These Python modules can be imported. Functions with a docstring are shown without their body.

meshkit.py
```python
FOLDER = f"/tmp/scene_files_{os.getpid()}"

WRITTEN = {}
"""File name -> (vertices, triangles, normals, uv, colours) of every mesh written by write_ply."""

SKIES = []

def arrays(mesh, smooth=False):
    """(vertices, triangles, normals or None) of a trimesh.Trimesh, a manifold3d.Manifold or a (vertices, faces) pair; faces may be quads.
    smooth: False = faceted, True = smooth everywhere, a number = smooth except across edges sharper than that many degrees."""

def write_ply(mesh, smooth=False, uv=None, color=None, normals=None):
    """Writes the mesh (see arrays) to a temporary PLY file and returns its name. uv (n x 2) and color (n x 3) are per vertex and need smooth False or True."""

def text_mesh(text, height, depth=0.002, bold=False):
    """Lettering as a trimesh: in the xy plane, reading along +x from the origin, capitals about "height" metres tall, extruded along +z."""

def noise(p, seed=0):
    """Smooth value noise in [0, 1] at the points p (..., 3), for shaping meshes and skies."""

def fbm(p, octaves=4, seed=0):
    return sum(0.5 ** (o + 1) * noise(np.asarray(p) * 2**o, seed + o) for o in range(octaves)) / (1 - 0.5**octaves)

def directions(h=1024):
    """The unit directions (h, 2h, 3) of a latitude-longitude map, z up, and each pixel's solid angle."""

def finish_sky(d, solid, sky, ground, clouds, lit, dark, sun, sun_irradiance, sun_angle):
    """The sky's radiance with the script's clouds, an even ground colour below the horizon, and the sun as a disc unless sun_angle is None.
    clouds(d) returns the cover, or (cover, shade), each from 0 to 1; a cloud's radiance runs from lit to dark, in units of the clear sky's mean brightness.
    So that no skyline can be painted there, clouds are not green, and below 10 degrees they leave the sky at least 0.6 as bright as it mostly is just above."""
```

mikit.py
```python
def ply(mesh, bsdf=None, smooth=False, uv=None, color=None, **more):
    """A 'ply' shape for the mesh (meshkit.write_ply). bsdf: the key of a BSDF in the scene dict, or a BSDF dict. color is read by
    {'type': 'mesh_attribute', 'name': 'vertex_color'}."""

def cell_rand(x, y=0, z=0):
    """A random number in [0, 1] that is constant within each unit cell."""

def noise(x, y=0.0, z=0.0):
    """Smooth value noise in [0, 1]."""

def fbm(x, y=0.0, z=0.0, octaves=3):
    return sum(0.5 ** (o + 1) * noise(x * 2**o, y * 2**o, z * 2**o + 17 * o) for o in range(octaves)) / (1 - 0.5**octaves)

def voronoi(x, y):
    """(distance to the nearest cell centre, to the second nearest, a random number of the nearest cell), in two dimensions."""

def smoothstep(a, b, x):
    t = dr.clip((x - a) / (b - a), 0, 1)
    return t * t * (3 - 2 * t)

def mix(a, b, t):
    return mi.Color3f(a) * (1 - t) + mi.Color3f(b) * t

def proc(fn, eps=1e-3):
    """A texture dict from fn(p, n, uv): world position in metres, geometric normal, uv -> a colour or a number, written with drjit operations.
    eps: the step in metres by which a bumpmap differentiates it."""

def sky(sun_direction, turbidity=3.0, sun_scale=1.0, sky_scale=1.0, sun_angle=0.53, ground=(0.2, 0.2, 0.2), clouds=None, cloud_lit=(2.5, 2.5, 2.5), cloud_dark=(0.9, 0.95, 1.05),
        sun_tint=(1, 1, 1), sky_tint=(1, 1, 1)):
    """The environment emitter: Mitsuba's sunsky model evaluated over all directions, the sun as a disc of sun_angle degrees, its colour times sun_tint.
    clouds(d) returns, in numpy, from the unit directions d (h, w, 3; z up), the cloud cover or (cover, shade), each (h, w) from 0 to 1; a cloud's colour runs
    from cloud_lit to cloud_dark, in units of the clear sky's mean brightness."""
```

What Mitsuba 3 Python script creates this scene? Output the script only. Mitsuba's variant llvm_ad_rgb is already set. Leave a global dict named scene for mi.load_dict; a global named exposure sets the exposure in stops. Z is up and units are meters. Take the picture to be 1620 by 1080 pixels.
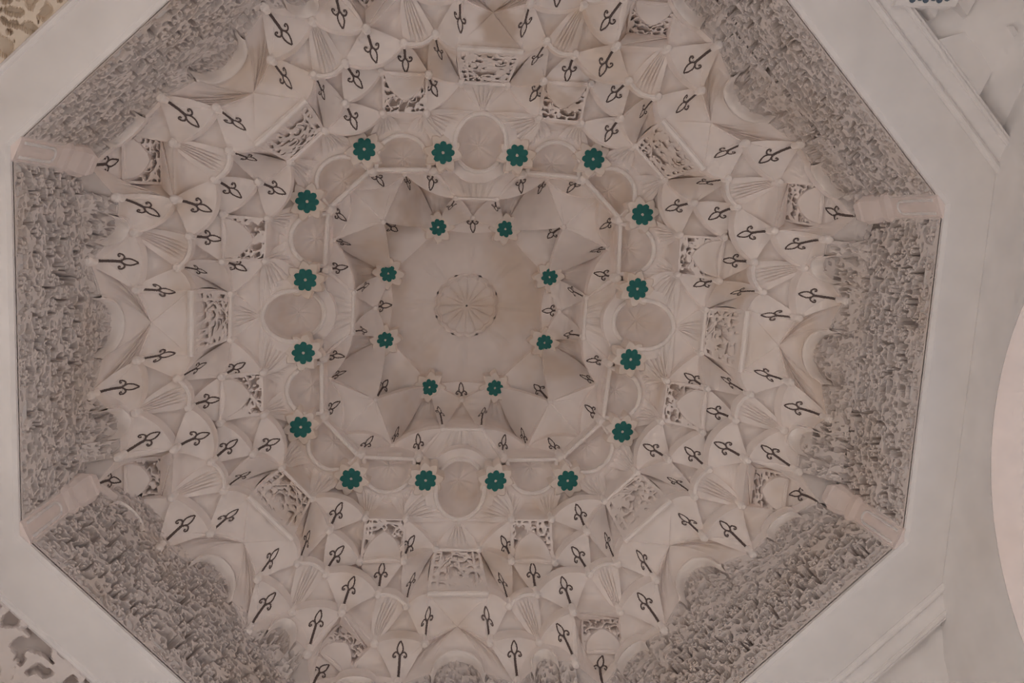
import math, numpy as np, trimesh, mitsuba as mi, mikit, meshkit
from scipy.spatial.transform import Rotation
import drjit as dr

# ------------------------------------------------------------------ camera, light, exposure
R, EYE = 2.0, 1.6                       # the dome's apothem in metres; the camera's height above the floor
F_PX, H0 = 1332.8, 1.82938              # focal length in pixels (1620 wide); frame height above the camera in units of R
CX, CY = 0.1376, 0.30943                # the dome's axis seen from the camera, in units of R
ROT = Rotation.from_euler('xyz', [0.13492, -0.09973, 0.04259]).as_matrix()
exposure = 2.5
scene, labels = {}, {}
T4 = mi.ScalarTransform4f
_o = np.array([-CX * R, -CY * R, EYE])
scene['camera'] = {'type': 'perspective', 'fov': math.degrees(2 * math.atan(810 / F_PX)), 'fov_axis': 'x', 'near_clip': 0.05, 'far_clip': 500.0,
                   'to_world': T4().look_at(origin=_o.tolist(), target=(_o + ROT.T @ [0, 0, 1]).tolist(), up=(-(ROT.T @ [0, 1, 0])).tolist())}
scene['sky'] = mikit.sky((-0.8, -0.25, 0.62), turbidity=4.0, sun_scale=1.0, sky_scale=1.0, ground=(0.34, 0.32, 0.30), sun_tint=(0.95, 1.0, 1.09))

# ------------------------------------------------------------------ materials
def rgb(*c): return {'type': 'rgb', 'value': list(c)}
STAINS = [(.03, -1.70, .16, .85), (.51, -1.40, .13, .6), (-.46, -.70, .20, .35), (.12, -1.95, .15, .5), (-.85, -1.75, .12, .35)]      # x, y, radius in metres, strength
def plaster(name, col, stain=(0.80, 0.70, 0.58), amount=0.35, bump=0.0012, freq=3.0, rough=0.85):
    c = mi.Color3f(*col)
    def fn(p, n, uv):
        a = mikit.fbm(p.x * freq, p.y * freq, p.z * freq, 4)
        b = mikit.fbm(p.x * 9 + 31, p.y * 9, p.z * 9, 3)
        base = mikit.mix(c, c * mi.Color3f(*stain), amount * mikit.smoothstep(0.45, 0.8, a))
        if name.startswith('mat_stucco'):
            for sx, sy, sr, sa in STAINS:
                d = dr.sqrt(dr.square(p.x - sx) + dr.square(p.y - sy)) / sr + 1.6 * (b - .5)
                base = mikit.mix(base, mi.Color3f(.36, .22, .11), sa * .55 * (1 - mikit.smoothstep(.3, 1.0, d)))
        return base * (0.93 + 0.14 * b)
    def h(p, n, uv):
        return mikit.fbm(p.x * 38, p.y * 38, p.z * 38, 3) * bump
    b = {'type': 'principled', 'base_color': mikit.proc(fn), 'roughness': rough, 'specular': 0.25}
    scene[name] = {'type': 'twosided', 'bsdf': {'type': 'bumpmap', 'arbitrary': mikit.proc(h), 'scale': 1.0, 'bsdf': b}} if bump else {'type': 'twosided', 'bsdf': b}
def plain(name, col, rough=0.8):
    scene[name] = {'type': 'twosided', 'bsdf': {'type': 'principled', 'base_color': rgb(*col), 'roughness': rough, 'specular': 0.2}}
plaster('mat_stucco', (0.74, 0.68, 0.65), (0.78, 0.66, 0.52), 0.55)
plaster('mat_stucco_light', (0.77, 0.72, 0.69), (0.86, 0.78, 0.68), 0.35)
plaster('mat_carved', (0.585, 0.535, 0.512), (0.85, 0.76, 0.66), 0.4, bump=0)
plaster('mat_frame', (0.64, 0.617, 0.607), (0.93, 0.90, 0.86), 0.4, bump=0.0008)
plaster('mat_cream', (0.70, 0.625, 0.57), (0.82, 0.70, 0.56), 0.4, bump=0)
plaster('mat_beige', (0.58, 0.50, 0.41), (0.8, 0.68, 0.52), 0.4, bump=0)
plaster('mat_painted_light', (0.74, 0.64, 0.59), (0.95, 0.9, 0.86), 0.3, bump=0)  # warm light from outside and the floor, put into the arch soffit colour
plaster('mat_floor', (0.60, 0.575, 0.565), (0.8, 0.75, 0.7), 0.5, bump=0, rough=0.5)
plaster('mat_pilaster', (0.66, 0.58, 0.55), (0.9, 0.82, 0.74), 0.4, bump=0)
plain('mat_paint', (0.11, 0.085, 0.08))
plain('mat_green', (0.022, 0.135, 0.125), 0.6)
plain('mat_dark', (0.12, 0.10, 0.09))
plain('mat_blue', (0.10, 0.13, 0.17))

# ------------------------------------------------------------------ coordinates: the dome is laid out in units of R, (x, y, h above the frame)
WARP = np.array([[0.0053, -0.0032], [-0.0113, 0.0054], [-0.0365, 0.0163], [0.0034, -0.0178], [0.0291, -0.0131], [0.0018, -0.0302], [-0.012, 0.0122], [-0.0084, 0.0238], [0.0253, -0.0189], [-0.0043, -0.0047],
                 [-0.0012, -0.0052], [0.0174, -0.0112], [0.0047, 0.0298], [-0.0062, -0.0283], [-0.0002, 0.0131]])   # the old dome is not quite regular
def warp(P):
    P = np.array(P, float)
    x, y = P[:, 0], P[:, 1]
    B = np.stack([x**i * y**j for i in range(5) for j in range(5 - i)], 1)
    P[:, :2] += (B @ WARP) * np.clip((1.16 - np.hypot(x, y)) / .13, 0, 1)[:, None]
    return P
def world(P, wp=True):
    P = warp(P) if wp else np.array(P, float)
    return np.c_[P[:, 0] * R, P[:, 1] * R, EYE + R * (H0 + P[:, 2])]
def pixel(P, wp=True):
    P = warp(np.atleast_2d(P)) if wp else np.atleast_2d(P)
    X = (P + [CX, CY, H0]) @ ROT.T
    return np.array([810, 540]) + F_PX * X[:, :2] / X[:, 2:]
def in_view(P, m=60):
    q = pixel(P)
    return (q[:, 0].max() > -m) and (q[:, 0].min() < 1620 + m) and (q[:, 1].max() > -m) and (q[:, 1].min() < 1080 + m)

used = {}
def key_of(parent, name):
    k = (parent + '__' if parent else '') + name
    used[k] = used.get(k, -1) + 1
    return k if used[k] == 0 else f'{k}_{used[k]:03d}'
def add(name, V, Fc, mat, parent=None, smooth=35, wp=True, raw=False, label=None, kind=None):
    k = key_of(parent, name)
    V = np.asarray(V) if raw else world(V, wp)
    scene[k] = mikit.ply((V, np.asarray(Fc)), mat, smooth=smooth)
    d = {}
    if label: d['label'] = label
    if kind: d['kind'] = kind
    if d: labels[k] = d
    return k
def grid_faces(n, m):
    i, j = np.meshgrid(np.arange(n - 1), np.arange(m - 1), indexing='ij')
    a = (i * m + j).ravel()
    return np.c_[a, a + 1, a + m + 1, a + m]
class MB:
    """collects pieces of one mesh"""
    def __init__(self): self.V, self.F, self.n = [], [], 0
    def put(self, V, Fc):
        V, Fc = np.asarray(V, float), np.asarray(Fc)
        if Fc.shape[1] == 4: Fc = np.vstack([Fc[:, [0, 1, 2]], Fc[:, [0, 2, 3]]])
        self.V.append(V); self.F.append(Fc + self.n); self.n += len(V)
        return self
    def arr(self): return np.vstack(self.V), np.vstack(self.F)
def tube(pts, rad, sides=8, closed=False):
    p = np.asarray(pts, float)
    t = (np.roll(p, -1, 0) - np.roll(p, 1, 0)) if closed else np.gradient(p, axis=0)
    t /= np.linalg.norm(t, axis=1, keepdims=True) + 1e-12
    up = np.where(np.abs(t[:, 2:]) < .9, [0, 0, 1.], [1., 0, 0])
    a = np.cross(t, up); a /= np.linalg.norm(a, axis=1, keepdims=True) + 1e-12
    b = np.cross(t, a)
    an = np.arange(sides) * 2 * np.pi / sides
    V = p[:, None] + np.broadcast_to(rad, (len(p),))[:, None, None] * (np.cos(an)[None, :, None] * a[:, None] + np.sin(an)[None, :, None] * b[:, None])
    n = len(p); f = []
    for i in range(n if closed else n - 1):
        for j in range(sides):
            f.append((i * sides + j, i * sides + (j + 1) % sides, ((i + 1) % n) * sides + (j + 1) % sides, ((i + 1) % n) * sides + j))
    V = V.reshape(-1, 3); f = np.array(f); f = np.vstack([f[:, [0, 1, 2]], f[:, [0, 2, 3]]])
    if not closed:
        c = len(V); V = np.vstack([V, p[:1], p[-1:]])
        f = np.vstack([f] + [[(c, (j + 1) % sides, j), (c + 1, (n - 1) * sides + j, (n - 1) * sides + (j + 1) % sides)] for j in range(sides)])
    return V, f
def lathe(profile, n=24, centre=(0, 0, 0), lobes=None):
    pr = np.asarray(profile, float); an = np.arange(n) * 2 * np.pi / n
    k = np.ones((len(pr), n)) if lobes is None else lobes(pr, an)
    V = np.stack([pr[:, :1] * k * np.cos(an), pr[:, :1] * k * np.sin(an), np.repeat(pr[:, 1:], n, 1)], -1).reshape(-1, 3) + centre
    f = [(i * n + j, i * n + (j + 1) % n, (i + 1) * n + (j + 1) % n, (i + 1) * n + j) for i in range(len(pr) - 1) for j in range(n)]
    return V, np.array(f)
def sstep(a, b, x):
    t = np.clip((x - a) / (b - a), 0, 1); return t * t * (3 - 2 * t)
def vn(x, y, seed=0):
    return meshkit.noise(np.stack([x, y, np.zeros_like(x)], -1), seed)

# ------------------------------------------------------------------ carved stucco patterns (height 0..1 over a plane measured in units of R)
def scrolls(x, y, f=26.0, seed=0, width=.10):
    wx = x + .018 * (vn(x * 17, y * 17, seed + 5) - .5); wy = y + .018 * (vn(x * 17 + 9, y * 17, seed + 6) - .5)
    h = np.zeros_like(x)
    for s in range(2):
        n = .65 * vn(wx * f + 7 * s, wy * f, seed + s) + .35 * vn(wx * f * 2.1, wy * f * 2.1 + 3 * s, seed + 2 + s)
        h = np.maximum(h, 1 - sstep(width * .75, width, np.abs(n - .5)))
    return h
def arabesque(x, y, seed=0, cell=.070):
    """six-petalled flowers on a staggered grid held in scrolling stems and leaves"""
    h = scrolls(x, y, 44, seed, .082)
    row = np.floor(y / cell); ox = (row % 2) * .5
    jx = .25 * cell * (vn(np.floor(x / cell + ox) * 7.3, row * 5.1, seed + 31) - .5)
    cx = (np.floor(x / cell + ox) + .5 - ox) * cell + jx; cy = (row + .5) * cell
    dx, dy = x - cx, y - cy; r = np.hypot(dx, dy); a = np.arctan2(dy, dx) + cx * 40
    rad = cell * .27 * (.74 + .26 * np.abs(np.cos(3 * a)))
    fl = (1 - sstep(rad * .86, rad * .98, r)) * sstep(.14, .40, np.abs(np.cos(3 * a)) + .9 * (r < cell * .07))
    near = (r < cell * .30) & (vn(np.floor(x / cell + ox) * 3.7, row * 9.2, seed + 77) > .30)
    return np.where(near, fl, h)
def leafwork(x, y, seed=0, f=9.0):
    """bigger deep-cut leaves"""
    n = .7 * vn(x * f, y * f, seed) + .3 * vn(x * f * 2, y * f * 2, seed + 3)
    h = 1 - sstep(.075, .115, np.abs(n - .5))
    m = vn(x * f * .9 + 4, y * f * .9, seed + 8); h = np.maximum(h, .8 * (1 - sstep(.05, .08, np.abs(m - .5))))
    return h
def relief(P00, P10, P01, P11, n, m, fn, depth, direction, wall=0.0):
    """a surface over the quad P00..P11, n by m points, raised by depth * fn along direction, its border turned back by wall"""
    u, v = np.meshgrid(np.linspace(0, 1, n), np.linspace(0, 1, m), indexing='ij')
    P = ((1 - u)[..., None] * (1 - v)[..., None] * np.asarray(P00) + u[..., None] * (1 - v)[..., None] * np.asarray(P10)
         + (1 - u)[..., None] * v[..., None] * np.asarray(P01) + u[..., None] * v[..., None] * np.asarray(P11))
    P = P + (depth * fn(u, v))[..., None] * np.asarray(direction)
    return P.reshape(-1, 3), grid_faces(n, m)

# ------------------------------------------------------------------ the shell of the room
SIDES = {'right': (0, 1.016, 1.12), 'lower_right': (45, .988, 1.132), 'lower': (90, 1.0, 1.12), 'lower_left': (135, .992, 1.108), 'left': (180, .997, 1.12),
         'upper_left': (225, 1.0, 1.104), 'upper': (270, 1.0, 1.12), 'upper_right': (315, 1.013, 1.141)}
def octagon(col, off=0.0):
    """corners between consecutive sides, from the sides' own distances"""
    N = [(math.cos(math.radians(s[0])), math.sin(math.radians(s[0])), s[col] + off) for s in SIDES.values()]
    out = []
    for k in range(8):
        a, b = N[k], N[(k + 1) % 8]
        out.append(np.linalg.solve([[a[0], a[1]], [b[0], b[1]]], [a[2], b[2]]))
    return np.array(out)          # corner k lies between side k and side k + 1
IN, OUT = octagon(1), octagon(2)
def ring_mesh(loops):
    """closed octagonal loops (xy, h) joined in order"""
    V = np.vstack([np.c_[xy, np.full(8, h)] for xy, h in loops])
    f = [(a * 8 + j, a * 8 + (j + 1) % 8, (a + 1) * 8 + (j + 1) % 8, (a + 1) * 8 + j) for a in range(len(loops) - 1) for j in range(8)]
    return V, np.array(f)
V, f = ring_mesh([(octagon(1, .03), .06), (octagon(1, .004), .06), (octagon(1, .004), .012), (octagon(1, -.004), .006), (octagon(1, -.004), -.002), (octagon(1, .004), -.008),
                  (octagon(1, .02), -.010), (octagon(2, -.004), -.010), (octagon(2, 0), -.006), (octagon(2, .0), .06)])
add('trim_1', V, f, 'mat_frame', smooth=25, wp=False, label='broad smooth white octagonal frame round the foot of the carved dome', kind='structure')
# added unseen shell over the vault, blocks sky light leaking between its stones
V, f = lathe([(1.24, -.01), (1.24, .45), (1.12, .8), (.9, 1.15), (.55, 1.5), (.2, 1.68), (.001, 1.7)], 32)
add('ceiling_sky_block', V, f, 'mat_stucco', smooth=True, wp=False, label='added unseen shell above the honeycomb vault that blocks sky light', kind='structure')

# the eight drum walls, each a plain backing with a carved sheet
for si, (side, (deg, ap, _)) in enumerate(SIDES.items()):
    a = math.radians(deg); n = np.array([math.cos(a), math.sin(a)])
    c0, c1 = IN[si - 1], IN[si]
    top = .58
    e_ = (c1 - c0) / np.linalg.norm(c1 - c0) * .035; g0, g1 = c0 - e_, c1 + e_
    V = [[*g0, -.005], [*g1, -.005], [*g1, top], [*g0, top]]; nb = [*(n * .03), 0]
    V = np.array(V); V = np.vstack([V + [*(n * .045), 0], V + [*(n * .06), 0]])
    f = np.array([[0, 1, 2, 3], [5, 4, 7, 6], [4, 5, 1, 0], [3, 2, 6, 7], [1, 5, 6, 2], [4, 0, 3, 7]])
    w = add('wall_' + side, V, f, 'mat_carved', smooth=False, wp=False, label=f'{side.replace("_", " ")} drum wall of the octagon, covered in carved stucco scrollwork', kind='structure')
    seen = in_view(np.array([[*c0, .1], [*c1, .1], [*c0, .4], [*c1, .4]]), 0)
    L = np.linalg.norm(c1 - c0); d = (c1 - c0) / L
    p0, p1 = c0 + d * .028 + n * .041, c1 - d * .028 + n * .041
    Lc = L - .056; hh = .50
    nx, ny = (int(Lc / .0022), int(hh / .0026)) if seen else (220, 130)
    def fn(u, v, Lc=Lc, s=si):
        x, y = u * Lc, v * hh
        h = arabesque(x + .3 * s, y, 20 + s)
        edge = np.maximum(1 - sstep(.006, .010, x), np.maximum(1 - sstep(.006, .010, Lc - x), 1 - sstep(.006, .010, y)))
        return np.maximum(h, edge)
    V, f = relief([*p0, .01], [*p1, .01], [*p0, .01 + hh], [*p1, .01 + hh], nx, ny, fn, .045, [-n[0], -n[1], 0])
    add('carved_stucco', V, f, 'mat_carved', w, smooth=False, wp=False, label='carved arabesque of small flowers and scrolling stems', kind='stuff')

# ------------------------------------------------------------------ the honeycomb vault: pendant points by (radius, angle, height), laid out in a 45 degree wedge
PT = {'q': (1.000, 9.69, .378), 'r': (.977, 19.74, .382), 's': (1.052, 22.5, .345), 'p': (.918, 5.95, .497), 'l': (.882, 22.5, .497), 'o': (.846, 10.56, .576), 'm': (.841, 16.65, .599),
      'n': (.763, 12.89, .711), 'K1': (.743, 5.46, .80), 'K4': (.801, 22.5, .69), 'K6': (.954, 14.71, .515), 'X0': (.899, 0, .576), 'K2': (.668, 15.0, .824), 'K3': (.703, 25.52, .798),
      'G1': (.546, 12.36, .907), 'G2': (.644, 34.18, .912), 'c': (.502, 16.7, .973), 'f': (.581, 35.97, .958), 'e': (.532, 26.94, 1.098), 'b': (.402, 9.87, 1.044), 'd': (.437, 45, 1.10),
      'D': (.588, 45, 1.00), 'a': (.334, 0, 1.237), 'I': (.320, 22.5, 1.297), 'T0': (.659, 0, .86), 'T1': (.632, 22.5, .92), 'T2': (.683, 45, .92), 'e1': (.806, 6.6, .60),
      'Bi1': (.939, 23.4, .55), 'Bi2': (.997, 30.1, .55), 'Bo1': (1.003, 21.5, .475), 'Bo2': (1.056, 27.7, .475), 'Z': (.125, 22.5, 1.405)}
def pt(tok, k=0, sg=1):
    hat, neg, pr = '^' in tok, '-' in tok, "'" in tok
    r, a, h = PT[tok.strip("^-'")]
    if hat: a = 45 - a
    if neg: a = -a
    if pr: a = 90 - a
    t = math.radians(90 * k + sg * a)
    return np.array([r * math.cos(t), r * math.sin(t), h])

def lobe(u):
    """rise of a drum arch: low curving flanks and a narrow round head in the middle"""
    x = np.abs(2 * np.clip(u, 0, 1) - 1)
    return np.where(x < LOBE, .30 + .70 * np.sqrt(np.maximum(0, 1 - (x / LOBE) ** 2)), .30 * (1 - ((x - LOBE) / (1 - LOBE)) ** 1.3))
LOBE = .46
class Cell:
    """a curved stone between a low edge a0-a1 and a high edge b0-b1: rises steeply, then turns over to level"""
    def __init__(s, a0, a1, b0, b1, p=2.0, bump=0.0, arch=0.0, grooves=0, crease=0.0, flare=1.0, lean=0.0, bow=0.0):
        s.q = [np.asarray(x, float) for x in (a0, a1, b0, b1)]; s.p, s.bump, s.arch, s.gr, s.cr, s.fl, s.lean, s.bow = p, bump, arch, grooves, crease, flare, lean, bow
    def at(s, u, th):
        """u across 0..1, th 0..1 from the low to the high edge"""
        u, th = np.broadcast_arrays(np.asarray(u, float), np.asarray(th, float))
        a0, a1, b0, b1 = s.q
        t = 1 - np.cos(th * np.pi / 2)
        uu = u[..., None]; tt = t[..., None]
        lo, hi = a0 + (a1 - a0) * uu, b0 + (b1 - b0) * uu
        P = lo + (hi - lo) * tt
        if s.fl != 1.0:                              # sides that swell out in arcs, as a fan vault's do
            ts = tt ** s.fl; ma, mb_ = (a0 + a1) / 2, (b0 + b1) / 2
            P = ma + (mb_ - ma) * tt + (uu - .5) * ((a1 - a0) * (1 - ts) + (b1 - b0) * ts)
        if s.bow:                                    # the front edge swells inward
            n_ = (s.q[2] + s.q[3] - a0 - a1)[:2]; n_ = n_ / (np.linalg.norm(n_) + 1e-9)
            P = P + np.r_[n_, 0] * (s.bow * 4 * np.clip(uu, 0, 1) * (1 - np.clip(uu, 0, 1)) * tt ** 2)
        if s.lean:                                   # an arch's crown leans in over the drum
            n_ = (s.q[2] + s.q[3] - a0 - a1)[:2]; n_ = n_ / (np.linalg.norm(n_) + 1e-9)
            P = P + np.r_[n_, 0] * (s.lean * lobe(uu) * (1 - tt))
        g = (1 - (1 - t) ** s.p) ** (1 / s.p)
        uc = np.clip(u, 0, 1)
        zl = lo[..., 2] + s.arch * lobe(uc); zh = hi[..., 2]
        z = zl + (zh - zl) * g
        if s.bump: z = z + s.bump * (1 - np.abs(2 * uc - 1) ** 1.6) * np.sin(np.pi * np.clip(t * .9 + .1, 0, 1)) ** .8
        if s.cr: z = z - s.cr * sum(w_ * np.exp(-((u - c_) / .03) ** 2) for c_, w_ in ((.5, 1), (.18, .5), (.82, .5))) * np.sin(np.pi * t)
        if s.gr: z = z + .009 * np.maximum(0, np.cos(2 * np.pi * s.gr * (uc - .5))) ** 1.5 * (sstep(.12, .3, uc) * sstep(.12, .3, 1 - uc) if not s.arch else sstep(.25, .30, np.abs(uc - .5))) * sstep(.1, .3, th) * (1 - .9 * sstep(.80, .97, th))
        return np.stack([P[..., 0], P[..., 1], z], -1)
    def mesh(s, nu=13, nt=13, skirt=.05, grow=.012):
        u, th = np.meshgrid(np.linspace(-grow, 1 + grow, nu), np.linspace(0, 1, nt), indexing='ij')
        P = s.at(u, th).reshape(-1, 3); f = grid_faces(nu, nt)
        ids = np.arange(nu * nt).reshape(nu, nt)
        rim = np.concatenate([ids[:-1, 0], ids[-1, :-1], ids[:0:-1, -1], ids[0, :0:-1]])
        up = P[rim] + [0, 0, skirt]; n0 = len(P); m = len(rim)
        g = np.c_[rim, np.roll(rim, -1), n0 + np.roll(np.arange(m), -1), n0 + np.arange(m)]
        return np.vstack([P, up]), np.vstack([f, g])
def spandrel(L, A, B, **kw):
    w = B - A; w = np.array([w[0], w[1], 0]); w /= np.linalg.norm(w) + 1e-9
    return Cell(L - w * .009, L + w * .009, A, B, p=2.2, flare=.62, **kw)

DOME = 'muqarnas_dome'
labels[DOME] = {'label': 'pale stucco honeycomb vault stepping up inside the octagonal frame to a ribbed rosette', 'category': 'dome'}
# where the painted lilies end: across (0..1) and along (0..1) their stone
TIP = {'r': (.575, .96), 'q^': (.55, .96), 'p^': (1.03, .72), 'o^': (.6, .6), 'l': (.525, .975), 'm^': (.525, .925), 'n^': (.5, .96), 'p': (-.03, .75), 'm': (.475, .925), 'o': (.425, .613),
       'n': (.6, .825), 'f': (.45, 1.0), 'e': (.425, .5), 'c': (.475, .975), 'b': (.775, .55), 'q': (.475, .96), 'a': (.525, 1.0), 'd': (.55, .56), 's': (.5, .8)}
BOW = {'l': .034, 'n^': .032, 'f': .026, 'r': .018, 'q': .018, 'q^': .018, 'c': .018, 'a': .018, 'm': .012, 'm^': .014}
def ribbon(path, w):
    p = np.asarray(path, float); t = np.gradient(p, axis=0); t /= np.linalg.norm(t, axis=1, keepdims=True) + 1e-9
    nrm = np.c_[-t[:, 1], t[:, 0]]; w = np.broadcast_to(w, (len(p),))[:, None]
    V = np.vstack([p - nrm * w / 2, p + nrm * w / 2]); n = len(p)
    f = [(i, i + 1, n + i + 1, n + i) for i in range(n - 1)]
    return V, np.array(f)
def lily_strokes(L, hl):
    """painted fleur-de-lis along +x of length L, its head hl long: shaft, open lozenge petal and two curling volutes"""
    out = []; xb = L - hl
    out.append(ribbon(np.c_[np.linspace(0, xb + .02 * hl, 24), np.zeros(24)], .0070))
    t = np.linspace(0, 1, 15)
    for s in (-1, 1):
        y = s * hl * .19 * np.sin(np.pi * t ** .85) ** 1.0
        out.append(ribbon(np.c_[xb + hl * t, y], .0040))
        kx = np.array([-.02, .16, .24, .20, .02, -.14, -.15, -.06, -.02, -.06]); ky = np.array([.0, .12, .24, .36, .46, .42, .31, .26, .31, .35])
        c = np.interp(np.linspace(0, 9, 28), np.arange(10), kx), np.interp(np.linspace(0, 9, 28), np.arange(10), ky)
        sm = lambda q: np.convolve(np.r_[[q[0]] * 2, q, [q[-1]] * 2], np.ones(5) / 5, 'valid')
        out.append(ribbon(np.c_[xb + hl * sm(c[0]), s * hl * sm(c[1])], np.linspace(.0050, .0036, 28)))
    out.append(ribbon(np.c_[[xb, xb + .015 * hl], [0, 0]][::1], .018))
    return out
def lily(cell, tip, parent):
    us, ths = tip
    th = np.linspace(0, 1, 200) * ths
    frac = th / ths
    u = .5 + (us - .5) * frac
    C = cell.at(u, th); s = np.r_[0, np.cumsum(np.linalg.norm(np.diff(C, axis=0), axis=1))]
    L = s[-1]; hl = min(.045, .52 * L)
    mb = MB()
    for V, f in lily_strokes(L, hl):
        t = np.interp(V[:, 0], s, th); u0 = np.interp(V[:, 0], s, u)
        w = np.linalg.norm(cell.at(np.full(len(t), .51), t) - cell.at(np.full(len(t), .49), t), axis=1) / .02
        uu = u0 + V[:, 1] / w
        P = cell.at(uu, t)
        e = 1e-3
        du = cell.at(uu + e, t) - cell.at(uu - e, t); dt = cell.at(uu, np.minimum(t + e, 1)) - cell.at(uu, np.maximum(t - e, 0))
        nn = np.cross(du, dt); nn /= np.linalg.norm(nn, axis=1, keepdims=True) + 1e-12
        nn *= np.where(nn[:, 2:] > 0, -1, 1)
        mb.put(P + nn * .0022, f)
    V, f = mb.arr()
    add('painted_lily', V, f, 'mat_paint', parent, smooth=False, label='dark painted fleur-de-lis')

FLIP = {(1, 1), (2, -1)} if False else {(1, 1), (3, -1)}
FLEUR_CELLS = []
def stone(kind, name, cell, nu=13, nt=13, mat='mat_stucco', cull=True, **kw):
    V, f = cell.mesh(nu, nt, **kw)
    if cull and not in_view(V, 110): return None
    return add(name, V, f, mat, DOME, smooth=30)

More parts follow.
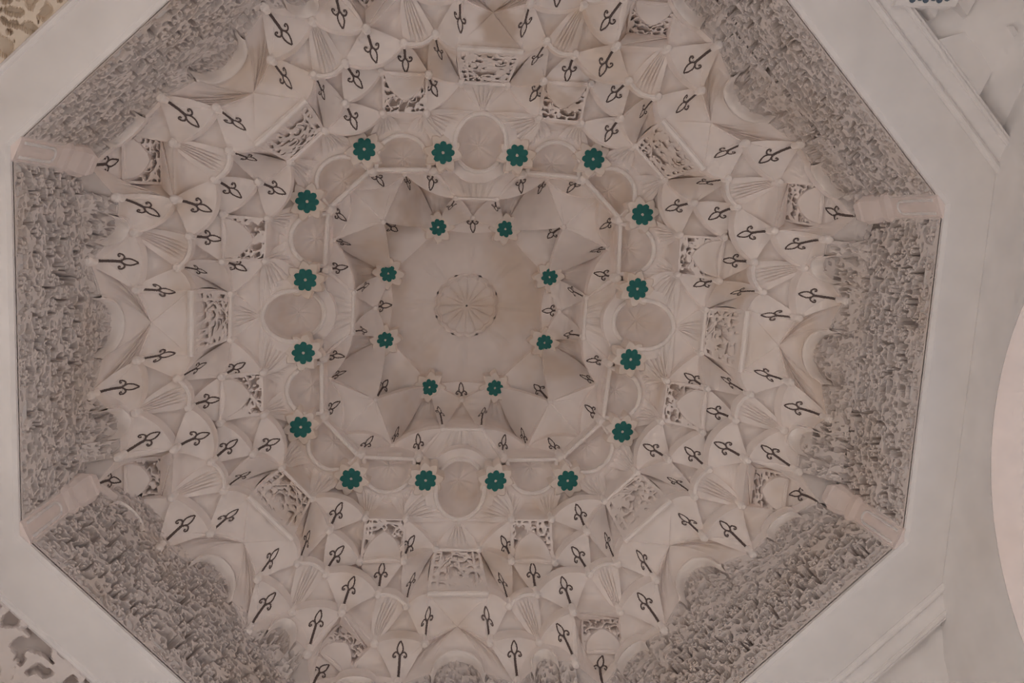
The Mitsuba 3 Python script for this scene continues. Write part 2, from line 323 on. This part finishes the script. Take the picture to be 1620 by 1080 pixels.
def wedge(k, sg):
    P = lambda t: pt(t, k, sg)
    last = sg == 1
    def N(a, b, c, d=None, bump=.014, arch=0, p=4.4, **kw):
        d = d or c; nu = 25 if arch else 13
        C = Cell(P(a), P(b), P(c), P(d), p=p, bump=bump * 1.3, arch=arch, **{'crease': .004 if bump > .01 else 0, **kw})
        r = stone('N', 'niche', C, nu=61 if arch else 33 if kw.get('grooves') else nu)
        if arch and r:
            u = np.linspace(.0, 1, 49); q = C.at(u, np.zeros(49))
            out = q[:, :2] / np.linalg.norm(q[:, :2], axis=1, keepdims=True)
            tg = (q[-1] - q[0])[:2] / np.linalg.norm((q[-1] - q[0])[:2])
            lat = ((q[:, :2] - q[24, :2]) @ tg)[:, None] * tg
            lo_, hi_ = 12, 37
            rows = []                                # a rounded hood over a carved tympanum
            for dn, sc, dz in ((-.003, 1.0, .0), (-.010, .985, -.005), (-.013, .955, -.010), (-.008, .92, -.012), (.004, .90, -.010), (.022, .90, -.008)):
                rows.append(np.c_[q[:, :2] - lat * (1 - sc) + out * dn, q[0, 2] + (q[:, 2] - q[0, 2]) * sc + dz][lo_:hi_])
            add('arch_moulding', np.vstack(rows), grid_faces(len(rows), hi_ - lo_), 'mat_stucco_light', DOME, smooth=40)
            tympanum(q, out, lat)
    def wall_point(x, z, ref=None):
        ref = x if ref is None else ref
        dg = round(math.degrees(math.atan2(ref[1], ref[0])) / 45) * 45
        n_ = np.array([math.cos(math.radians(dg)), math.sin(math.radians(dg))])
        return np.r_[x[:2] + n_ * (1.012 - x[:2] @ n_), z]
    def tympanum(q, out, lat):
        nv = 40; m = 90
        ui = np.linspace(0, 48, m); Q = np.stack([np.interp(ui, np.arange(49), q[:, i]) for i in range(3)], 1)
        o2 = np.stack([np.interp(ui, np.arange(49), out[:, i]) for i in range(2)], 1); l2 = np.stack([np.interp(ui, np.arange(49), lat[:, i]) for i in range(2)], 1)
        B = np.array([wall_point(x, q[0, 2] - .07, Q[m // 2]) for x in Q]); B[:, :2] -= o2 * .004
        w_ = (np.abs(np.linspace(-1, 1, m)) < LOBE * 1.05)[:, None]
        T = np.c_[Q[:, :2] - l2 * .08 * w_ + o2 * np.where(w_, .016, -.004), np.where(w_[:, 0], q[0, 2] + (Q[:, 2] - q[0, 2]) * .92 - .004, Q[:, 2] + .004)]
        v = np.linspace(0, 1, nv)[None, :, None]
        G = B[:, None] * (1 - v) + T[:, None] * v
        x = np.broadcast_to(np.linspace(0, np.linalg.norm(q[-1] - q[0]), m)[:, None], (m, nv)); y = np.linalg.norm(G - B[:, None], axis=-1)
        H = scrolls(x + q[0, 0], y, 44, int(abs(q[0, 0]) * 100), .09)
        G[..., :2] += (o2[:, None] * (.030 * (1 - H) * (1 - v[..., 0] ** 8))[..., None])
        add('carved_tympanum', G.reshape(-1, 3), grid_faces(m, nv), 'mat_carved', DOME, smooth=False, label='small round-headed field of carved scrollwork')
    def corbel(a, b):
        A, B = P(a), P(b)
        mid_ = (A + B) / 2; C = Cell(wall_point(A, A[2] - .035, mid_), wall_point(B, B[2] - .035, mid_), A, B, p=1.6)
        stone('N', 'corbel', C, nu=13, skirt=.03, mat='mat_carved')
    def S(a, b, c, fl=None, **kw):
        C = spandrel(P(a), P(b), P(c), bow=BOW.get(fl, .008), **kw)
        r = stone('S', 'pendant', C)
        if fl and r:
            FLEUR_CELLS.append((fl, a, k, sg, C))
            lily(C, TIP.get(fl, (.5, .8)), r)
    def Fan(a, b, c, g=7, lip=True, d=None, bow=None):
        C = spandrel(P(a), P(b), P(c), grooves=g, bow=bow if bow is not None else .016 if lip else .004) if d is None else Cell(P(a), P(d), P(b), P(c), grooves=g, p=2.0)
        r = stone('S', 'fluted_fan', C, nu=6 * g + 1, nt=15)
        if lip and r:
            u = np.linspace(0, 1, 13); q = C.at(u, np.ones(13)) - [0, 0, .003]
            V, f = tube(q, .0058, 6); add('lip', V, f, 'mat_stucco_light', DOME, smooth=40)
    def Bar(a, b, rad=.009):
        q = np.linspace(P(a), P(b), 8) - [0, 0, .004]
        V, f = tube(q, rad, 8)
        if in_view(V, 25): add('lip', V, f, 'mat_stucco_light', DOME, smooth=40)
    # first tier, standing on the drum
    if last:
        N('q-', 'q', 'X0', arch=.165, bump=0, lean=.022, p=2.2, grooves=11); N('q^', "q^'", 'X0^', arch=.165, bump=0, lean=.022, p=2.2, grooves=11)
    Fan('q', 'X0', 'p', 5, lip=False); Fan('q^', 'X0^', 'p^', 5, lip=False)
    S('q', 'p', 'K6', 'q'); S('q^', 'K6^', 'p^', 'q^')
    x = (lambda t: t[:-1] if t.endswith('^') else t + '^') if (k, sg) in FLIP else (lambda t: t)
    N(x('q'), x('r'), x('K6'), arch=.11, bump=.0, lean=.018, p=2.2)
    S(x('r'), x('K6'), x('l'), 'r')
    Fan(x('r'), x('l'), x('Bo1'), 4, lip=False, d=x('s'))
    S(x('s'), x('Bo1'), x('Bo2'), 's')
    N(x('r'), x('Bo1'), x('l'), x('Bi1'), bump=.0)
    N(x('Bo2'), x('q^'), x('K6^'), bump=0)
    N(x('Bo2'), x('Bi2'), x('K6^'), bump=0)
    N('l', 'K6^', 'm^', bump=.0)
    N(x('l'), x('Bi2'), x('K6^'), bump=0, p=1.6)
    N(x('Bi1'), x('Bi2'), x('l'), bump=0, p=1.6)
    N(x('s'), x('q^'), x('Bo2'), bump=0, p=1.8, arch=.075, lean=.012)
    corbel(x('r'), x('s'))
    panel('B', lambda t: P(x(t)), k, sg)
    # second tier
    S('p', 'e1', 'o', 'p'); S('p^', 'o^', 'e1^', 'p^')
    Cg = lambda x: N(x[0], x[1], x[2], bump=.0, p=2.0)
    Cg(('p', 'X0', 'e1')); Cg(('p^', 'X0^', 'e1^'))
    if last:
        N('X0', 'X0', 'e1-', 'e1', bump=0, p=1.4); N('X0^', 'X0^', 'e1^', "e1^'", bump=0, p=1.4)
    N('p', 'K6', 'o'); N('p^', 'K6^', 'o^')
    Fan('K6', 'o', 'm', 8); Fan('K6^', 'm^', 'o^', 8)
    N('K6', 'l', 'm'); S('l', 'm', 'm^', 'l')
    # third tier
    if last:
        panel('A', P, k, sg); panel('A^', P, k, sg)
        Bar('e1-', 'e1'); Bar('e1^', "e1^'"); Bar('K1-', 'K1', .006); Bar('K1^', "K1^'", .006)
    N('e1', 'o', 'K1'); N('e1^', 'o^', 'K1^')
    S('o', 'K1', 'n', 'o'); S('o^', 'n^', 'K1^', 'o^')
    N('o', 'm', 'n'); N('o^', 'm^', 'n^')
    S('m', 'n', 'K4', 'm'); S('m^', 'K4', 'n^', 'm^')
    N('m', 'm^', 'K4')
    panel('C', P, k, sg)
    # fourth tier
    S('n', 'K1', 'K2', 'n'); S('n^', 'K3', 'K1^', 'n^')
    N('K4', 'n^', 'K3')
    if last: Fan('K1-', 'T0', 'T0', 8, lip=False, d='K1')
    N('K1', 'K2', 'T0', bump=.004)
    Fan('K2', 'T0', 'G1', 9, lip=False, bow=-.036); Fan('K2', 'G1', 'T1', 7, lip=False, bow=-.022)
    N('K2', 'K3', 'T1', bump=.006)
    Fan('K3', 'T1', 'G2', 8, lip=False, bow=-.022)
    N('K3', 'K1^', 'G2', bump=.006)
    Fan('K1^', 'G2', 'T2', 7, lip=False, bow=-.024)
    if last: N('K1^', "K1^'", 'T2', bump=.004)
    # cupolas between the green rosettes
    if last:
        cupola([P('G1-'), P('T0'), P('G1'), P('c'), P('c-')], .085, whole=True)
        cupola([P('G2'), P('T2'), P("G2'"), P("f'"), P('f')], .07, wide=.088)
    cupola([P('G1'), P('T1'), P('G2'), P('f'), P('c')], .07)
    # upper tiers
    if last: Fan('c-', 'b-', 'b', 9, d='c')
    S('c', 'b', 'e', 'c'); S('f', 'e', 'D', 'f')
    N('c', 'f', 'e', grooves=4)
    if last:
        N('f', "f'", 'D', bump=.006, grooves=4); N('e', "e'", 'd', bump=.008, grooves=4)
    N('D', 'D', 'e', 'd', p=2.0, bump=0)
    if last: N('b-', 'b', 'a', bump=.012, crease=.006)
    S('b', 'a', 'I', 'b'); N('b', 'e', 'I', grooves=4)
    S('e', 'I', 'd', 'e')
    if last:
        S('d', 'I', "I'", 'd'); S('a', 'I-', 'I', 'a')
    if last:
        N('I-', 'I', 'Z-', 'Z', bump=.01, p=1.7, crease=.014); N('I', "I'", 'Z', "Z'", bump=.01, p=1.7, crease=.014)
    # pendants' knobs and the rosette plaques
    for t in ('q', 'r', 'p', 'l', 'o', 'm', 'n', 'K1', 'K4', 'K6', 'K2', 'K3', 'c', 'f', 'e', 'b', 'q^', 'p^', 'o^', 'm^', 'n^', 'K1^', 'K6^') + (('a', 'd', 'D') if last else ()):
        knob(P(x(t) if t == 'r' else t), .018 if t in ('c', 'f') else .0125 if PT[t.strip('^')][2] < .9 else .010)
    for t in ('G1', 'G2', 'I'): plaque(P(t), t)

def knob(c, r):
    if not in_view(c[None], 15): return
    pr = [(.0, -1.0), (.55, -1.0), (.85, -.7), (1.0, -.2), (1.0, .5), (.8, 1.2), (.85, 3.2)]
    V, f = lathe([(max(a, .001) * r, b * r) for a, b in pr], 8, c + [0, 0, .001])
    add('knob', V, f, 'mat_stucco_light', DOME, smooth=40)
def plaque(c, t):
    if not in_view(c[None], 40): return
    big = .064 if t != 'I' else .062; ros = .0365 if t != 'I' else .031
    th0 = math.atan2(c[1], c[0]); z = c[2] - .012
    an = th0 + np.arange(48) * 2 * np.pi / 48
    rr = big * (.70 + .30 * (1 - np.abs(((an - th0) / (np.pi / 4)) % 1 * 2 - 1)) ** .9) * (1 + .10 * np.cos(4 * (an - th0)))
    lo = np.c_[c[0] + rr * np.cos(an), c[1] + rr * np.sin(an), np.full(48, z)]
    lo2 = np.c_[c[0] + rr * .93 * np.cos(an), c[1] + rr * .93 * np.sin(an), np.full(48, z - .006)]
    hi = lo + [0, 0, .06]
    V = np.vstack([hi, lo, lo2, [[c[0], c[1], z - .006]]]); n = 48
    f = [(a * n + j, a * n + (j + 1) % n, (a + 1) * n + (j + 1) % n, (a + 1) * n + j) for a in range(2) for j in range(n)]
    F3 = np.vstack([np.array(f)[:, [0, 1, 2]], np.array(f)[:, [0, 2, 3]], [(2 * n + j, 2 * n + (j + 1) % n, 3 * n) for j in range(n)]])
    pk = add('star_plaque', V, F3, 'mat_cream', DOME, smooth=30)
    for j in range(8):                                       # eight petals of green glaze
        a = th0 + .2 + j * np.pi / 4
        s = np.linspace(0, 2 * np.pi, 17)[:-1]
        x = ros * (.56 + .44 * np.cos(s)); y = ros * .30 * np.sin(s) * (.55 + .45 * (x / ros))*1.15
        X = c[0] + x * np.cos(a) - y * np.sin(a); Y = c[1] + x * np.sin(a) + y * np.cos(a)
        b = np.c_[X, Y, np.full(16, z - .0062)]; tpt = np.c_[c[0] + (X - c[0]), c[1] + (Y - c[1]), np.full(16, z - .009)]
        V = np.vstack([b, tpt, [tpt.mean(0) - [0, 0, .0015]]])
        f = [(i, (i + 1) % 16, 16 + (i + 1) % 16) for i in range(16)] + [(i, 16 + (i + 1) % 16, 16 + i) for i in range(16)] + [(16 + i, 16 + (i + 1) % 16, 32) for i in range(16)]
        add('petal', V, f, 'mat_green', pk, smooth=30, label='dark green glazed petal' if j == 0 else None)
def chaikin(p, n):
    p = np.asarray(p)
    for _ in range(n):
        q = np.roll(p, -1, 0); p = np.stack([.75 * p + .25 * q, .25 * p + .75 * q], 1).reshape(-1, 3)
    return p
def resample(p, n):
    q = np.vstack([p, p[:1]]); s = np.r_[0, np.cumsum(np.linalg.norm(np.diff(q, axis=0), axis=1))]
    t = np.linspace(0, s[-1], n + 1)[:-1]
    return np.stack([np.interp(t, s, q[:, i]) for i in range(3)], 1)
def cupola(poly, depth, whole=False, wide=.085):
    poly = np.array(poly)
    if not in_view(poly, 10): return
    # outline in the plane of the chord: a whole ellipse, or half of one standing on its straight inner edge
    T, A, B_ = poly[1], poly[-1], poly[-2]
    m = (A + B_) / 2; ch = (B_ - A)[:2] / np.linalg.norm((B_ - A)[:2]); nr = np.array([-ch[1], ch[0]])
    if (T - m)[:2] @ nr < 0: nr = -nr
    L = (T - m)[:2] @ nr
    if whole: c2 = m[:2] + nr * L * .50; ax, ay, y0 = .082, L * .50, None
    else: c2 = m[:2] + nr * L * .40; ax, ay = wide, L * .98
    t = np.linspace(0, 2 * np.pi, 400)[:-1]
    if whole: O = c2 + np.outer(ax * np.cos(t), ch) + np.outer(ay * np.sin(t), nr)
    else:
        e = m[:2] + nr * L * .04
        y = np.where(np.sin(t) > 0, ay * np.abs(np.sin(t)) ** .85, 0)
        O = e + np.outer(ax * np.cos(t), ch) + np.outer(y, nr)
    n = 64; B = resample(poly, n)
    c = np.r_[c2, B[:, 2].mean()]
    dd = O - c2; a2 = np.arctan2(dd[:, 1], dd[:, 0]); o = np.argsort(a2); a2 = a2[o]; r2 = np.hypot(*dd[o].T)
    an = np.sort(np.arctan2(*(B[:, :2] - c2).T[::-1])); an = np.linspace(-np.pi, np.pi, n + 1)[:-1]
    rs = np.interp(an, a2, r2, period=2 * np.pi)
    db = B[:, :2] - c2; ab = np.arctan2(db[:, 1], db[:, 0]); o = np.argsort(ab)
    rb = np.interp(an, ab[o], np.hypot(*db[o].T), period=2 * np.pi); zs = np.interp(an, ab[o], B[o, 2], period=2 * np.pi)
    outw = np.cos(an) * nr[0] + np.sin(an) * nr[1] > (-2 if whole else -.1)
    rb = np.where(outw, np.maximum(rb, rs + .035), rs + .006)
    B = np.c_[c2 + np.c_[np.cos(an), np.sin(an)] * rb[:, None], zs]
    dirs = np.c_[np.cos(an), np.sin(an)]
    rows = [np.c_[B[:, :2], B[:, 2] + .05], B, np.c_[c[:2] + dirs * (rs)[:, None], zs - .004]]
    for rho in (.93, .9, .88, .84, .78, .68, .55, .4, .25, .12, .02):
        x = rho / .93
        z = zs + (c[2] + depth - zs) * np.sqrt(max(0, 1 - x ** 2)) + .016 * np.abs(np.sin(4 * an)) ** .6 * (1 - x) * 2 * x
        rows.append(np.c_[c[:2] + dirs * (rs * rho)[:, None], z])
    V = np.vstack(rows)
    f = [(a * n + j, a * n + (j + 1) % n, (a + 1) * n + (j + 1) % n, (a + 1) * n + j) for a in range(len(rows) - 1) for j in range(n)]
    k = add('cupola', V, np.array(f), 'mat_stucco', DOME, smooth=40)
    rim = np.c_[c[:2] + dirs * (rs * .985)[:, None], zs - .006]
    V, f = tube(rim, .0075, 8, closed=True)
    add('rim', V, f, 'mat_stucco_light', k, smooth=40, label='raised pale rim of the cupola')

def panel(which, P, k, sg):
    """pierced panels: A whole with a pointed-arch motif, B and C with a plain pointed arch below"""
    if which[0] == 'A':
        h = '^' if '^' in which else ''
        q = [P('e1-'), P('e1'), P('K1-'), P('K1')] if not h else [P('e1^'), P("e1^'"), P('K1^'), P("K1^'")]
    elif which == 'B': q = [P('Bo1'), P('Bo2'), P('Bi1'), P('Bi2')]
    else: q = [P('n'), P('K4'), P('K2'), P('K3')]
    if not in_view(np.array(q), 10): return
    C = Cell(*q, p=1.45)
    n = 80; seed = 100 + 7 * k + (3 if sg > 0 else 0) + ord(which[0])
    u, v = np.meshgrid(np.linspace(0, 1, n), np.linspace(0, 1, n), indexing='ij')
    th = np.arccos(1 - v) * 2 / np.pi
    base = C.at(u, th)
    solid = scrolls(u * .13 + seed, v * .13, 42, seed, .095)
    bor = np.minimum(np.minimum(u, 1 - u), np.minimum(v, 1 - v))
    H = np.maximum(solid, 1 - sstep(.05, .075, bor))
    if which[0] == 'A':
        y = .92 - np.abs(u - .5) * 1.5
        H = np.maximum(H, (1 - sstep(.03, .055, np.abs(v - y))) * (v > .12))
        H = np.maximum(H, 1 - sstep(.02, .03, np.abs(u - .16))); H = np.maximum(H, 1 - sstep(.02, .03, np.abs(u - .84)))
    else:
        x = np.abs(u - .5) * 2
        y = .66 * np.sqrt(np.maximum(0, 1 - (np.minimum(x / .86, 1)) ** 1.3))
        inside = sstep(-.02, .02, y - v) * (x < .86)
        H = np.where(inside > .5, 1.25, H)
    V = base.reshape(-1, 3) + np.c_[np.zeros((n * n, 2)), .042 * (1 - H.ravel())]
    f = grid_faces(n, n); ids = np.arange(n * n).reshape(n, n)
    rim = np.concatenate([ids[:-1, 0], ids[-1, :-1], ids[:0:-1, -1], ids[0, :0:-1]]); m = len(rim)
    V2 = np.vstack([V, V[rim] + [0, 0, .05]])
    g = np.c_[rim, np.roll(rim, -1), n * n + np.roll(np.arange(m), -1), n * n + np.arange(m)]
    add('lattice_panel', V2, np.vstack([f, g]), 'mat_stucco', DOME, smooth=False, label='pierced stucco panel of leafy openwork')

for k in range(4):
    for sg in (1, -1): wedge(k, sg)

# the ribbed rosette at the crown
nn_ = 128
def lob(pr, an):
    out = np.ones((len(pr), len(an)))
    for i, (r, h) in enumerate(pr): out[i] = 1 - .06 * (1 - np.abs(np.sin(8 * an))) * (r > .08)
    return out
prof = [(.125, 1.41), (.120, 1.385), (.112, 1.378), (.108, 1.380), (.106, 1.392), (.085, 1.399), (.06, 1.400), (.035, 1.397), (.02, 1.393), (.012, 1.390), (.001, 1.389)]
V, f = lathe(prof, nn_, (0, 0, 0), lob)
an = np.tile(np.arange(nn_) * 2 * np.pi / nn_, len(prof)); rr = np.repeat([p[0] for p in prof], nn_)
V[:, 2] += .007 * (1 - np.abs(np.sin(8 * an)) ** .5) * ((rr > .02) & (rr < .107))
add('crown_rosette', V, f, 'mat_stucco', DOME, smooth=25, label='scalloped ribbed rosette at the crown')
V, f = lathe([(.001, 1.388), (.004, 1.386), (.004, 1.40)], 10); add('centre_hole', V, f, 'mat_dark', DOME, label='small dark hole at the centre')

# ------------------------------------------------------------------ engaged columns in the corners of the drum
WHERE = {0: 'right corner of the octagon, below its lower right wall', 3: 'lower left corner', 4: 'upper left corner', 7: 'upper right corner'}
for k in range(8):
    c = IN[k]; r0 = np.linalg.norm(c); d = c / r0
    base = c - d * .020
    if not in_view(np.array([[*base, .05], [*base, .3]]), 0): continue
    nm = key_of(None, 'engaged_column')
    names_ = ['lower right', 'bottom right', 'bottom left', 'lower left', 'upper left', 'top left', 'top right', 'upper right']
    labels[nm] = {'label': f'stubby plaster corner column under the vault at the {names_[k]} corner of the octagonal frame', 'category': 'column', 'group': 'corner columns of the octagon'}
    def prof_box(w, dpt, z0, z1, ztop, n=9):
        pass
    tang = np.array([-d[1], d[0]])
    def sec(w, dp, z):                               # half-hexagon section standing out dp from the corner
        pts = [(-w * 1.35, -.02), (-w, dp * .75), (-w * .72, dp), (w * .72, dp), (w, dp * .75), (w * 1.35, -.02)]
        return np.array([[*(c + tang * a_ - d * b_), z] for a_, b_ in pts])
    def loft(rows):
        V = np.vstack(rows); m = 6
        f = [(i * m + j, i * m + (j + 1) % m, (i + 1) * m + (j + 1) % m, (i + 1) * m + j) for i in range(len(rows) - 1) for j in range(m)]
        n_ = len(rows)
        caps = [(0, j + 1, j) for j in range(1, m - 1)] + [((n_ - 1) * m, (n_ - 1) * m + j, (n_ - 1) * m + j + 1) for j in range(1, m - 1)]
        f = np.array(f); return V, np.vstack([f[:, [0, 1, 2]], f[:, [0, 2, 3]], caps])
    V, f = loft([sec(.031, .018, .0), sec(.031, .018, .010), sec(.030, .017, .014), sec(.030, .017, .20)])
    add('shaft', V, f, 'mat_pilaster', nm, smooth=False, wp=False)
    V, f = loft([sec(.030, .017, .20), sec(.036, .026, .215), sec(.036, .026, .235), sec(.030, .022, .245), sec(.036, .034, .27), sec(.038, .042, .305), sec(.034, .046, .31), sec(.026, .046, .335)])
    add('capital', V, f, 'mat_pilaster', nm, smooth=False, wp=False)
    x = np.r_[np.full(6, -.016), -.016 * np.cos(np.linspace(0, np.pi, 13))[1:-1], np.full(6, .016)]
    z = np.r_[np.linspace(.02, .15, 6), .15 + .022 * np.sin(np.linspace(0, np.pi, 13))[1:-1], np.linspace(.15, .02, 6)]
    V, f = tube(np.c_[c[0] + tang[0] * x - d[0] * .017, c[1] + tang[1] * x - d[1] * .017, z], .0038, 6)
    add('arch_moulding', V, f, 'mat_frame', nm, smooth=40, wp=False, label='slim raised round arch on its face')

# ------------------------------------------------------------------ the square room under the octagon: four arched walls, corners, floor
AR, AC, ASP = .66, .03, -.77            # arch radius, its axis, its springing height (units of R)
FLOOR = -(EYE / R + H0)
def arch_wall(side, deg, ap, thick=.30, half=1.42):
    a = math.radians(deg); n = np.array([math.cos(a), math.sin(a)]); t = np.array([-n[1], n[0]])
    ys = np.r_[np.full(1, -AR), -AR * np.cos(np.linspace(0, np.pi, 49))[1:-1], np.full(1, AR)] + AC
    zs = np.r_[[ASP], ASP + AR * np.sin(np.linspace(0, np.pi, 49))[1:-1], [ASP]]
    ys = np.r_[AC - AR, ys, AC + AR]; zs = np.r_[FLOOR, zs, FLOOR]
    top = -.006
    m = len(ys)
    # outer outline: same count of points along left edge, top, right edge
    oy = np.r_[-half, np.linspace(-half, half, m - 2), half]; oz = np.r_[FLOOR, np.full(m - 2, top), FLOOR]
    def at(y, z, dd): return np.c_[n[0] * (ap + dd) + t[0] * y, n[1] * (ap + dd) + t[1] * y, z]
    V = np.vstack([at(ys, zs, 0), at(oy, oz, 0), at(ys, zs, thick), at(oy, oz, thick)])
    f = [(i, i + 1, m + i + 1, m + i) for i in range(m - 1)] + [(2 * m + i + 1, 2 * m + i, 3 * m + i, 3 * m + i + 1) for i in range(m - 1)] + [(m + i, m + i + 1, 3 * m + i + 1, 3 * m + i) for i in range(m - 1)]
    w = add('wall_arcade_' + side, V, np.array(f), 'mat_frame', smooth=False, wp=False, label=f'smooth plaster wall with a wide round arch on the {side} of the bay', kind='structure')
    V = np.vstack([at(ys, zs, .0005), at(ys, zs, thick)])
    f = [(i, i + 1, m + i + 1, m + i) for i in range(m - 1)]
    add('arch_soffit', V, np.array(f), 'mat_painted_light', w, smooth=30, wp=False, label='underside of the arch with warm light put into its pinkish colour')
for side, deg in (('right', 0), ('lower', 90), ('left', 180), ('upper', 270)): arch_wall(side, deg, 1.117)
V = world([[-9, -9, FLOOR], [9, -9, FLOOR], [9, 9, FLOOR], [-9, 9, FLOOR]], False)
add('floor', V, [[0, 1, 2, 3]], 'mat_floor', smooth=False, raw=True, label='pale stone paving below the dome', kind='structure')

def corner_panel(side, si, kind):
    deg, _, ap = list(SIDES.values())[si]
    a = math.radians(deg); n = np.array([math.cos(a), math.sin(a)]); t = np.array([-n[1], n[0]])
    c = np.array([np.sign(n[0]), np.sign(n[1])]) * 1.135
    h0, drop = .0, .30
    half = 1.135 * math.sqrt(2) - ap + .05
    dn = np.array([-n[0] * .5, -n[1] * .5, -.85])
    lab = {'leaf': 'deeply carved leafy stucco in the lower left corner outside the octagonal frame', 'fine': 'beige pierced scrollwork in the upper left corner outside the octagonal frame',
           'worn': f'smooth pale worn stucco in the {side} corner outside the octagonal frame'}[kind]
    mat = {'leaf': 'mat_carved', 'fine': 'mat_beige', 'worn': 'mat_frame'}[kind]
    m1, m2 = (360, 170) if kind != 'worn' else (150, 90)
    u, v = np.meshgrid(np.linspace(-1, 1, m1), np.linspace(0, 1, m2), indexing='ij')
    dist = np.linalg.norm(c - n * ap)
    X = u * half * (1 - v); Y = v * dist
    if kind == 'leaf': H, depth = scrolls(X + 3, Y * 1.3, 17, 60 + si, .11), .038
    elif kind == 'fine': H, depth = scrolls(X + 2, Y * 1.3, 30, 70 + si, .115), .018
    else: H, depth = .5 * vn(X * 6 + 9, Y * 6, si) + .5 * np.abs(vn(X * 4 + 3, Y * 4, si + 2) - .5) + .12 * vn(X * 16, Y * 16, si + 4), .10
    G = np.stack([n[0] * (ap + Y) + t[0] * X, n[1] * (ap + Y) + t[1] * X, h0 - drop * v], -1) + (depth * (H - .6) * sstep(0, .03, v))[..., None] * dn
    k = add('trim_corner_' + side.replace(' ', '_'), G.reshape(-1, 3), grid_faces(m1, m2), mat, smooth=50 if kind == 'worn' else False, wp=False, label=lab, kind='structure')
    # a plain raised fillet along the outer edge of the frame
    for off, rad, z in ((.004, .008, -.010),) if kind != 'worn' else ((.004, .009, -.012), (.042, .006, -.035)):
        e = np.linspace(-half - .02, half + .02, 12)[:, None] * t + n * (ap + off)
        V, f = tube(np.c_[e, np.full(12, z)], rad, 8); add('fillet', V, f, 'mat_frame', k, smooth=40, wp=False)
    if kind == 'worn':                                          # soft, half-lost honeycomb stones
        rng = np.random.default_rng(si)
        V = np.array([[*(n * ap + t * (half + .05)), -.006], [*(n * ap - t * (half + .05)), -.006], [*(n * (ap + .05) - t * half), -.04], [*(n * (ap + .05) + t * half), -.04]])
        add('band', V, [[0, 1, 2, 3]], 'mat_frame', k, smooth=False, wp=False)
        for i in range(9):
            y = .10 + .28 * rng.random(); x = (rng.random() - .5) * 1.5 * half * (1 - y / dist)
            p = n * (ap + y) + t * x; z = h0 - drop * y / dist - .03; w = .05 + .03 * rng.random()
            A0 = np.r_[p + n * w * .6, z - .02]; B0 = np.r_[p - n * w * .7 + t * w, z + .05]; B1 = np.r_[p - n * w * .7 - t * w, z + .05]
            V, f = spandrel(A0, B0, B1).mesh(9, 9, skirt=.03)
            add('worn_stone', V, f, 'mat_frame', k, smooth=50, wp=False)
corner_panel('upper left', 5, 'fine'); corner_panel('lower left', 3, 'leaf'); corner_panel('upper right', 7, 'worn'); corner_panel('lower right', 1, 'worn')

# a row of blue-grey painted scales at the edge of the upper right corner
tile = np.array([[.820, -.822, -.024], [.930, -.818, -.068], [.936, -.850, -.080], [.826, -.854, -.036]])
dn_ = np.array([0, 0, -.014])
V = np.vstack([tile + dn_, tile + [0, 0, .03]])
k_ = add('painted_tile', V, [[0, 1, 2, 3], [4, 7, 6, 5], [0, 4, 5, 1], [1, 5, 6, 2], [2, 6, 7, 3], [3, 7, 4, 0]], 'mat_frame', 'trim_corner_upper_right', smooth=False, wp=False, label='pale tile with blue grey painted scales')
for i in range(6):
    c_ = tile[0] + (tile[1] - tile[0]) * (.25 + .11 * i) + (tile[3] - tile[0]) * (.35 + .12 * (i % 2)) + dn_ - [0, 0, .0015]
    V, f = lathe([(.001, -.001), (.0062, -.001), (.0066, .002)], 10, c_); add('scale', V, f, 'mat_blue', k_, smooth=False, wp=False)
